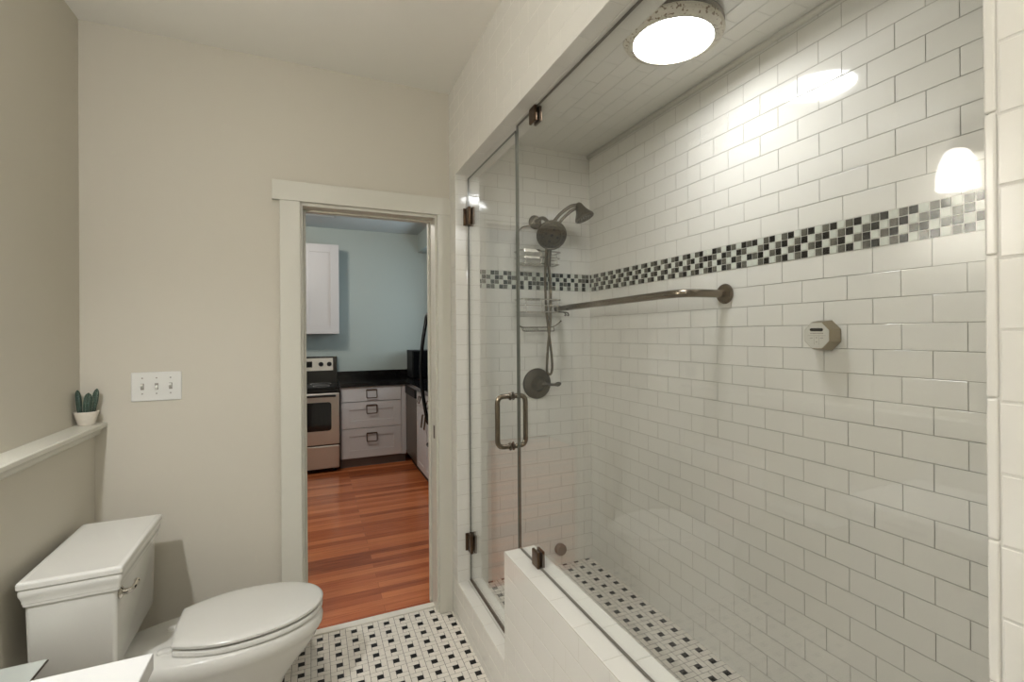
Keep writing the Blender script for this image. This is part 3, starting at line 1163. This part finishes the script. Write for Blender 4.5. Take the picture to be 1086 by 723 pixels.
# round hand shower
HC = Vector((1.193, 2.345, 2.013))
hn = Vector((-.30, -.84, -.44)).normalized()
bm = B()
lathe(bm, [(0, -.045), (.022, -.043), (.034, -.030), (.066, -.014), (.081, -.004), (.083, .003), (.080, .008), (.076, .009), (.074, .0075), (.056, .0075), (.054, .010), (.050, .010), (.048, .0075), (0, .0075)], HC, hn, 48)
hs = part('hand_shower', bm, 'dark_nickel', sh, True, 35)
side = hn.cross(Vector((0, 0, 1))).normalized()
up2 = side.cross(hn).normalized()
bm = B()
for r_, cnt, rad in ((.0, 1, .009), (.034, 4, .007), (.047, 12, .0028), (.065, 22, .0032)):
    for k in range(cnt):
        a = 2*PI*k/max(cnt, 1) + .35
        c = HC + hn*.0078 + (side*math.cos(a)+up2*math.sin(a))*r_
        cyl(bm, c, c+hn*.003, rad, 10)
part('nozzle_ring', bm, 'hole', hs, label='dark spray holes')
bm = B()   # handle of the hand shower, hanging behind its face
tube(bm, smooth_path([HC-hn*.03, HC-hn*.045+Vector((.004, .01, -.05)), HC+Vector((.012, .058, -.105)), HC+Vector((.014, .066, -.16))], 6), .013, 14, radii=None)
part('handle', bm, 'dark_nickel', hs, True, 60)
# cone head on the second arm
CA = Vector((1.352, 2.325, 2.190))
bm = B()
st = A2+Vector((.02, .0, .02))
off = Vector((0, 0, .012))
tube(bm, smooth_path([st, (1.25, 2.345, 2.135), (1.305, 2.33, 2.178), CA], 8), .0095, 14)
tube(bm, smooth_path([st+Vector((.028, 0, -.012)), (1.272, 2.345, 2.118), (1.32, 2.33, 2.16), CA+Vector((.006, 0, -.012))], 8), .0085, 14)
part('swing_arm', bm, 'dark_nickel', sh, True, 60)
cd = Vector((.32, -.25, -.9)).normalized()
bm = B()
lathe(bm, [(0, -.012), (.012, -.010), (.020, .0), (.026, .02), (.036, .045), (.050, .066), (.055, .074), (.056, .083), (.052, .088), (.048, .086), (0, .086)], CA, cd, 36)
cn = part('cone_head', bm, 'dark_nickel', sh, True, 35)
sd2 = cd.cross(Vector((0, 1, 0))).normalized()
up3 = sd2.cross(cd)
bm = B()
for r_, cnt in ((.015, 6), (.03, 12), (.042, 18)):
    for k in range(cnt):
        a = 2*PI*k/cnt
        c = CA + cd*.086 + (sd2*math.cos(a)+up3*math.sin(a))*r_
        cyl(bm, c, c+cd*.003, .0025, 8)
part('nozzle_ring', bm, 'hole', cn, label='dark spray holes')
# hose: down from the hand shower, loop above the valve, back up
hb = HC+Vector((.014, .066, -.16))
bm = B()
tube(bm, smooth_path([HC+Vector((-.012, .04, -.07)), (1.192, 2.425, 1.80), (1.203, 2.44, 1.65), (1.222, 2.45, 1.50), (1.238, 2.45, 1.38), (1.247, 2.455, 1.29), (1.243, 2.46, 1.25), (1.226, 2.46, 1.245), (1.213, 2.455, 1.275),
                      (1.218, 2.45, 1.40), (1.232, 2.445, 1.55), (1.230, 2.435, 1.72), hb], 10), .0072, 10)
part('hose', bm, 'nickel', sh, True, 60)

# shower valve
VX, VZ = 1.189, 1.186
va = thing('shower_valve', 'round brushed nickel shower valve with lever below the shower hose', 'shower valve', (VX, D, VZ))
bm = B()
lathe(bm, [(0, 0), (.088, 0), (.089, .004), (.084, .012), (.060, .018), (.045, .020), (.040, .026), (.036, .036), (.030, .058), (.024, .064), (0, .066)], (VX, D-.0025, VZ), (0, -1, 0), 48)
part('escutcheon', bm, 'dark_nickel', va, True, 30)
bm = B()
tube(bm, smooth_path([(VX+.005, D-.060, VZ), (VX+.045, D-.070, VZ-.003), (VX+.085, D-.078, VZ-.004), (VX+.118, D-.082, VZ+.002)], 6), .008, 14, radii=[.011]*6+[.008]*6+[.010, .012, .0135, .0135, .012, .009, .004])
part('lever', bm, 'dark_nickel', va, True, 60)

# round cap low on the far shower wall
wc = tag(obj('steam_outlet', lathe(B(), [(0, 0), (.031, 0), (.033, .006), (.033, .03), (.029, .036), (0, .037)], (1.329, D-.0025, .2008), (0, -1, 0), 28), 'dull_metal', None, True, angle=40),
         'round dull metal cap low on the far shower wall above the floor mosaic', 'wall cap')

# octagonal digital control on the right wall
OC = Vector((XR-.0025, 1.049, 1.4625))
ctl = thing('shower_control', 'octagonal silver digital control on the right shower wall', 'control', OC)


def octo(r, rot=PI/8):
    return [(r*math.cos(rot+k*PI/4), r*math.sin(rot+k*PI/4)) for k in range(8)]


toX = Matrix.Translation(OC) @ Matrix(((0, 0, -1, 0), (-1, 0, 0, 0), (0, 1, 0, 0), (0, 0, 0, 1)))   # local x -> -y, y -> z, z -> -x
bm = B()
ro = .0475
loft(bm, [[toX @ Vector((x, y, z)) for x, y in octo(r)] for r, z in ((ro*1.14, 0), (ro*1.12, .012), (ro*1.01, .044), (ro*.98, .047))])
body = part('housing', bm, 'steam_body', ctl)
bm = B()
loft(bm, [[toX @ Vector((x, y, z)) for x, y in octo(r)] for r, z in ((ro*.95, .0465), (ro*.945, .0482))])
fc = part('face', bm, 'steam_face', ctl)
bm = B()
prism(bm, [(x*.0052 + s*.0175, y*.0052+.019) for s, a0 in ((1, -PI/2), (-1, PI/2)) for x, y in [(math.cos(a0+k*PI/8), math.sin(a0+k*PI/8)) for k in range(9)]], .0480, .0490, mtx=toX)
part('display', bm, 'black', fc)
bm = B()
for x0, x1, y0, y1 in ((-.031, .031, -.0005, .0003), (-.0085, -.0079, -.030, 0), (.0079, .0085, -.030, 0)):
    prism(bm, [(x0, y0), (x1, y0), (x1, y1), (x0, y1)], .0480, .0485, mtx=toX)
for k in range(11):
    x = -.021 + k*.0041
    prism(bm, [(x, .0055), (x+.0026, .0055), (x+.0026, .0085), (x, .0085)], .0480, .0484, mtx=toX)
for y, s in ((-.007, 1), (-.021, -1)):
    prism(bm, [(-.003, y-.0015*s), (.003, y-.0015*s), (0, y+.0025*s)], .0480, .0485, mtx=toX)
for sx in (-1, 1):
    for k in range(3):
        x = sx*.018 - .005 + k*.0036
        prism(bm, [(x, -.0095), (x+.0024, -.0095), (x+.0024, -.007), (x, -.007)], .0480, .0484, mtx=toX)
part('markings', bm, 'print', fc, label='engraved key markings')

# wire caddy hanging from the shower arm
cad = thing('shower_caddy', 'chrome wire shower caddy with two baskets behind the hand shower', 'caddy', (AX, D-.05, 2.08))
x0, x1, yb, yf = 1.045, 1.30, D-.018, D-.115
xa, xb = 1.062, 1.268
bm = B()
tube(bm, round_path([(xa+.004, yb, 1.515), (xa, yb, 1.53), (xa, yb, 2.045), (xa+.035, yb, 2.088), (AX-.03, yb, 2.100), (AX, yb-.012, 2.158), (AX+.04, yb, 2.100), (xb-.035, yb, 2.088), (xb, yb, 2.045), (xb, yb, 1.53), (xb, yb, 1.515)], .02, 5), .0032, 8)
part('frame', bm, 'nickel', cad, True, 60)


def basket(z0, z1, label):
    bm = B()
    for z, k in ((z1, 1.0), ((z0+z1)/2, .97), (z0, .94)):
        a, b = (x0+x1)/2-(x1-x0)/2*k, (x0+x1)/2+(x1-x0)/2*k
        tube(bm, [Vector(p) for p in round_path([(xa, yb, z), (a, yb, z), (a, yf, z), (b, yf, z), (b, yb, z), (xb, yb, z)], .03, 5)], .0036 if z == z1 else .0028, 8)
    for k in range(9):
        x = x0+.03 + k*(x1-x0-.06)/8
        tube(bm, round_path([(x, yf, z1 if k in (0, 4, 8) else z0), (x, yf, z0-.002), (x, yb, z0-.002)], .006, 3), .0020, 6)
    tube(bm, [(xa, yb, z0), (xb, yb, z0)], .0028, 8)
    o = part('basket', bm, 'chrome', cad, True, 60)
    return o


b1 = basket(1.868, 1.938, '')
bm = B()
box(bm, x0+.02, 1.16, yf-.0045, yf-.003, 1.928, 1.945, .0006)
box(bm, x0+.02, 1.16, yf-.0045, yf-.003, 1.893, 1.906, .0006)
part('band', bm, 'chrome', b1, label='flat polished bands')
b2 = basket(1.598, 1.668, '')
bm = B()
box(bm, x0+.02, 1.16, yf-.0045, yf-.003, 1.658, 1.672, .0006)
part('band', bm, 'chrome', b2, label='flat polished band')
for xh in (1.318, 1.336):
    bm = B()
    tube(bm, smooth_path([(x1-.02, yf, 1.598), (xh-.012, yf-.004, 1.596), (xh, yf-.006, 1.588), (xh-.002, yf-.012, 1.578), (xh-.010, yf-.010, 1.580)], 5), .0038, 8)
    part('hook', bm, 'dark_nickel', cad, True, 60)
bm = B()
tube(bm, round_path([(xa-.012, yb-.05, 1.535), (xa, yb-.03, 1.520), (xa+.02, yb-.03, 1.512), (xb, yb-.03, 1.512), (x1-.005, yb-.035, 1.525), (x1+.012, yb-.05, 1.545)], .012, 4), .0032, 8)
tube(bm, round_path([(xa+.015, yb-.03, 1.512), (xa+.015, yb-.05, 1.490), (xb+.005, yb-.05, 1.490), (xb+.01, yb-.03, 1.512)], .008, 4), .0026, 8)
for k in range(8):
    x = xa+.025+k*.012
    tube(bm, [(x, yb-.03, 1.512), (x, yb-.05, 1.490)], .0018, 6)
tube(bm, [(xa+.004, yb, 1.517), (xa+.02, yb-.03, 1.512)], .003, 8)
tube(bm, [(xb, yb, 1.517), (xb-.01, yb-.03, 1.512)], .003, 8)
lathe(bm, [(0, -.006), (.005, -.003), (.006, 0), (.005, .003), (0, .006)], (x1+.014, yb-.052, 1.547), (0, 0, 1), 12)
part('soap_rail', bm, 'nickel', cad, True, 60)

# round shower ceiling light
SLX, SLY = 1.165, 1.335
sl = thing('ceiling_light', 'round flush shower ceiling light with a worn speckled ring and lit lens', 'ceiling light', (SLX, SLY, ZSC))
bm = B()
lathe(bm, [(.150, -.002), (.160, -.006), (.170, -.012), (.172, -.020), (.166, -.026), (.158, -.027), (.158, -.002)], (SLX, SLY, ZSC), (0, 0, 1), 56)
part('housing', bm, 'dark_nickel', sl, True, 35)
bm = B()
lathe(bm, [(.160, -.026), (.170, -.032), (.173, -.042), (.168, -.052), (.152, -.060), (.138, -.063), (.136, -.058), (.150, -.034), (.154, -.026)], (SLX, SLY, ZSC), (0, 0, 1), 56)
part('ring', bm, 'rust', sl, True, 35)
bm = B()
lathe(bm, [(.1365, -.0575), (.125, -.0595), (.10, -.061), (.05, -.0625), (0, -.063)], (SLX, SLY, ZSC), (0, 0, 1), 56)
lathe(bm, [(.1365, -.0575), (.1365, -.046), (0, -.045)], (SLX, SLY, ZSC), (0, 0, 1), 56)
part('lens', bm, 'lens', sl, True, 60)

# added ceiling lamp, unseen behind the camera, fills bathroom and shower with light
bl = thing('ceiling_light', 'added round flush fill light on the bathroom ceiling behind the camera', 'ceiling light', (-.1, -.8, ZC))
bm = B()
lathe(bm, [(0, 0), (.17, 0), (.172, -.02), (.165, -.028), (0, -.03)], (-.1, -.8, ZC), (0, 0, 1), 40)
part('base', bm, 'nickel', bl, True, 35)
bm = B()
lathe(bm, [(.160, -.028), (.15, -.055), (.11, -.078), (.05, -.088), (0, -.09)], (-.1, -.8, ZC), (0, 0, 1), 40)
part('shade', bm, 'shade', bl, True, 60)
lamp('ceiling_fill', 'POINT', (-.1, -.8, ZC-.16), ROOM_FILL_W, WARM, .12)

# ------------------------------------------------------------------ kitchen


def shaker(bm, a0, a1, z0, z1, face, t, axis, rail=.055, rec=.007, mi=0):
    """framed panel front; axis 'y': face plane y=face looking to -y, axis 'x': plane x=face looking to -x"""
    def bx(p0, p1, q0, q1, d0, d1):
        if axis == 'y':
            box(bm, p0, p1, face+d0, face+d1, q0, q1, .0012, 1, mi)
        else:
            box(bm, face+d0, face+d1, p0, p1, q0, q1, .0012, 1, mi)
    bx(a0, a1, z0, z1, rec, t)
    bx(a0, a0+rail, z0, z1, 0, rec+.001)
    bx(a1-rail, a1, z0, z1, 0, rec+.001)
    bx(a0+rail, a1-rail, z0, z0+rail, 0, rec+.001)
    bx(a0+rail, a1-rail, z1-rail, z1, 0, rec+.001)


def cup_pull(cx, cz, face, axis, w=.11, h=.09):
    """square drop pull: backplate frame with a bail"""
    bm = B()
    if axis == 'y':
        f = lambda a, d, z: (cx+a, face-d, cz+z)
    else:
        f = lambda a, d, z: (face-d, cx+a, cz+z)
    tube(bm, [f(-w/2, .006, h/2), f(w/2, .006, h/2)], .007, 8)
    tube(bm, round_path([f(-w/2, .008, h/2), f(-w/2, .022, -h/2), f(w/2, .022, -h/2), f(w/2, .008, h/2)], .008, 3), .005, 8)
    return bm


bc = thing('base_cabinet', 'white three-drawer base cabinet on the kitchen back wall right of the range', 'cabinet', (.62, 5.95, 0))
bm = B()
box(bm, .28, .985, 5.70, KY-.002, .105, .905)
box(bm, .935, .985, 5.682, 5.70, .105, .905)
part('body', bm, 'kcab', bc)
bm = B()
box(bm, .28, .985, 5.745, 5.78, .0, .105)
part('toe_kick', bm, 'toe', bc)
for k, (z0, z1) in enumerate(((.735, .898), (.44, .728), (.11, .433))):
    bm = B()
    if k == 0:
        box(bm, .284, .930, 5.68, 5.699, z0, z1, .002, 1)
    else:
        shaker(bm, .284, .930, z0, z1, 5.68, .019, 'y', .085)
    dr = part('drawer', bm, 'kcab', bc)
    part('pull', cup_pull(.607, (z0+z1)/2 + (.0 if k == 0 else .06), 5.68, 'y'), 'bronze', dr, True)

ct = thing('kitchen_countertop', 'glossy black L-shaped stone kitchen countertop with low backsplash', 'countertop', (.95, 5.9, .905))
bm = B()
prism(bm, [(.277, 5.655), (.965, 5.655), (.965, 4.27), (KX1-.002, 4.27), (KX1-.002, KY-.002), (.277, KY-.002)], .906, .945)
part('slab', bm, 'granite', ct)
bm = B()
box(bm, .277, KX1-.002, KY-.022, KY-.002, .945, 1.035, .001)
box(bm, KX1-.022, KX1-.002, 4.27, KY-.022, .945, 1.035, .001)
part('backsplash', bm, 'granite', ct)

dw = thing('dishwasher', 'stainless dishwasher with black control panel right of the drawer cabinet', 'dishwasher', (1.2, 5.38, 0))
bm = B()
box(bm, 1.01, KX1-.03, 5.09, 5.675, .10, .90)
part('body', bm, 'matte_black', dw)
bm = B()
box(bm, .988, 1.012, 5.09, 5.672, .115, .80, .006)
part('door', bm, 'dark_steel', dw)
bm = B()
box(bm, .972, 1.012, 5.09, 5.672, .805, .90, .008)
part('control_panel', bm, 'matte_black', dw)
bm = B()
box(bm, 1.05, 1.09, 5.09, 5.672, .0, .10)
part('toe_kick', bm, 'matte_black', dw)

sc = thing('base_cabinet', 'narrow white base cabinet between the dishwasher and the black refrigerator', 'cabinet', (1.25, 4.68, 0))
bm = B()
box(bm, 1.01, KX1-.002, 4.285, 5.082, .105, .905)
part('body', bm, 'kcab', sc)
bm = B()
box(bm, 1.05, 1.09, 4.285, 5.082, 0, .105)
part('toe_kick', bm, 'matte_black', sc)
for y0, y1, yk in ((4.69, 5.078, 4.75), (4.29, 4.684, 4.62)):
    bm = B()
    box(bm, .99, 1.009, y0, y1, .735, .898, .002, 1)
    dr = part('drawer', bm, 'kcab', sc)
    part('pull', cup_pull((y0+y1)/2, .82, .99, 'x', .09, .06), 'bronze', dr, True)
    bm = B()
    shaker(bm, y0, y1, .11, .728, .99, .019, 'x', .06)
    dd = part('door', bm, 'kcab', sc)
    part('pull', cup_pull(yk, .625, .99, 'x', .03, .12), 'bronze', dd, True)

kr = thing('kitchen_range', 'stainless electric range with black cooktop seen through the doorway', 'range', (-.11, 5.9, 0))
RX0, RX1 = -.488, .270
bm = B()
box(bm, RX0, RX1, 5.635, 6.275, .03, .90, .002)
part('body', bm, 'matte_black', kr)
bm = B()
box(bm, RX0-.002, RX1+.002, 5.60, 6.275, .90, .918, .006)
box(bm, RX0, RX1, 5.605, 5.64, .862, .90, .004)
ck = part('cooktop', bm, 'black', kr)
for cx, cy, r in ((-.30, 5.78, .11), (.09, 5.78, .085), (-.30, 6.06, .085), (.09, 6.06, .11)):
    bm = B()
    lathe(bm, [(r-.006, .9182), (r, .919), (r+.002, .9182)], (cx, cy, 0), (0, 0, 1), 40)
    part('burner', bm, 'print', ck)
bm = B()
prism(bm, [(6.19, .918), (6.275, .918), (6.275, 1.225), (6.215, 1.225)], RX0, RX1, mtx=Matrix(((0, 0, 1, 0), (1, 0, 0, 0), (0, 1, 0, 0), (0, 0, 0, 1))))
bgd = part('backguard', bm, 'black', kr)
bm = B()
M1 = Matrix(((0, 0, 1, 0), (1, 0, 0, 0), (0, 1, 0, 0), (0, 0, 0, 1)))
prism(bm, [(6.1985, 1.06), (6.2045, 1.06), (6.2165, 1.205), (6.2105, 1.205)], RX0+.03, RX1-.045, mtx=M1)
part('control_face', bm, 'steel', bgd)
for x in (-.44, -.36, .095, .185):
    bm = B()
    lathe(bm, [(0, 0), (.026, 0), (.027, .006), (.021, .022), (0, .024)], (x, 6.2035, 1.135), (0, -1, .08), 24)
    part('knob', bm, 'matte_black', bgd, True, 40)
bm = B()
box(bm, -.26, 0.0, 6.199, 6.206, 1.10, 1.17, .002)
part('clock_display', bm, 'black', bgd)
bm = B()
box(bm, RX0+.004, RX1-.004, 5.60, 5.634, .305, .855, .008)
od = part('oven_door', bm, 'steel', kr)
bm = B()
loft(bm, [[(x, y, z) for x, z, _ in ring_box(RX0+.09, RX1-.085, .455, .76, 0, .03)] for y in (5.5985, 5.6015)])
part('window', bm, 'oven_glass', od)
bm = B()
tube(bm, round_path([(RX0+.05, 5.602, .822), (RX0+.05, 5.555, .830), (RX1-.05, 5.555, .830), (RX1-.05, 5.602, .822)], .03, 5), .012, 12)
part('handle', bm, 'black', od, True, 60)
bm = B()
box(bm, RX0+.004, RX1-.004, 5.604, 5.634, .05, .295, .01)
part('drawer', bm, 'steel', kr)
for x in (RX0+.05, RX1-.05):
    for y in (5.70, 6.2):
        part('foot', cyl(B(), (x, y, 0), (x, y, .035), .02, 12), 'matte_black', kr)

uc = thing('wall_cabinet', 'white shaker wall cabinet hanging above the range', 'cabinet', (.085, 6.14, 1.49))
bm = B()
box(bm, -.115, .288, 5.99, KY-.002, 1.49, 2.515)
part('body', bm, 'kcab', uc)
bm = B()
shaker(bm, -.113, .286, 1.493, 2.513, 5.97, .019, 'y', .092, .009)
part('door', bm, 'kcab', uc)

rf = thing('refrigerator', 'black refrigerator with bowed handle behind the right door jamb', 'refrigerator', (1.27, 3.8, 0))
bm = B()
box(bm, .99, KX1-.02, 3.40, 4.22, .02, 1.76, .006)
part('body', bm, 'matte_black', rf)
for z0, z1 in ((.06, .60), (.61, 1.76)):
    bm = B()
    box(bm, .935, .985, 3.40, 4.22, z0, z1, .012)
    dd = part('door', bm, 'black', rf)
    bm = B()
    hz0, hz1 = (.40, .56) if z1 < 1 else (.70, 1.66)
    if z1 > 1:
        pts = [(.937, 4.16, hz0)] + [(.905 - .055*math.sin(PI*k/12), 4.16, hz0+.02+(hz1-hz0-.04)*k/12) for k in range(13)] + [(.937, 4.16, hz1)]
        tube(bm, smooth_path(pts, 3), .016, 12)
    else:
        tube(bm, round_path([(.937, 3.5, .54), (.89, 3.5, .54), (.89, 4.12, .54), (.937, 4.12, .54)], .03, 5), .014, 12)
    part('handle', bm, 'black', dd, True, 60)
for x in (1.05, 1.5):
    for y in (3.5, 4.1):
        part('foot', cyl(B(), (x, y, 0), (x, y, .03), .02, 10), 'matte_black', rf)

mw = thing('microwave', 'black microwave in the corner of the kitchen countertop', 'microwave', (1.32, 6.0, .945))
bm = B()
box(bm, 1.09, 1.575, 5.84, 6.20, .955, 1.285, .006)
part('body', bm, 'matte_black', mw)
bm = B()
box(bm, 1.095, 1.44, 5.815, 5.838, .965, 1.278, .004)
part('door', bm, 'black', mw)
bm = B()
box(bm, 1.445, 1.57, 5.82, 5.838, .965, 1.278, .003)
part('control_panel', bm, 'matte_black', mw)
for x in (1.12, 1.54):
    for y in (5.88, 6.16):
        part('foot', cyl(B(), (x, y, .945), (x, y, .957), .012, 10), 'matte_black', mw)

cv = thing('ceiling_vent', 'pale metal air vent in the kitchen ceiling above the doorway view', 'vent', (.08, 5.60, ZC))
bm = B()
for a in ((-.10, .25, 5.53, 5.555), (-.10, .25, 5.645, 5.67), (-.10, -.075, 5.53, 5.67), (.225, .25, 5.53, 5.67)):
    box(bm, *a, ZC-.012, ZC, .002)
part('frame', bm, 'vent', cv)
bm = B()
box(bm, -.075, .225, 5.555, 5.645, ZC-.004, ZC-.001)
part('opening', bm, 'dark', cv)
for k in range(4):
    bm = B()
    box(bm, -.075, .225, 5.563+k*.022, 5.573+k*.022, ZC-.010, ZC-.004)
    part('slat', bm, 'vent', cv)

kl = thing('ceiling_light', 'added round flush ceiling light of the kitchen, out of view', 'ceiling light', (-.4, 4.2, ZC))  # unseen lamp added to light the kitchen
bm = B()
lathe(bm, [(0, 0), (.17, 0), (.172, -.02), (.165, -.028), (0, -.03)], (-.4, 4.2, ZC), (0, 0, 1), 40)
part('base', bm, 'nickel', kl, True, 35)
bm = B()
lathe(bm, [(.160, -.028), (.15, -.055), (.11, -.078), (.05, -.088), (0, -.09)], (-.4, 4.2, ZC), (0, 0, 1), 40)
part('shade', bm, 'shade', kl, True, 60)
lamp('kitchen_added_lamp', 'POINT', (-.4, 4.2, ZC-.16), KITCHEN_LAMP_W, (1, .93, .84), .12)
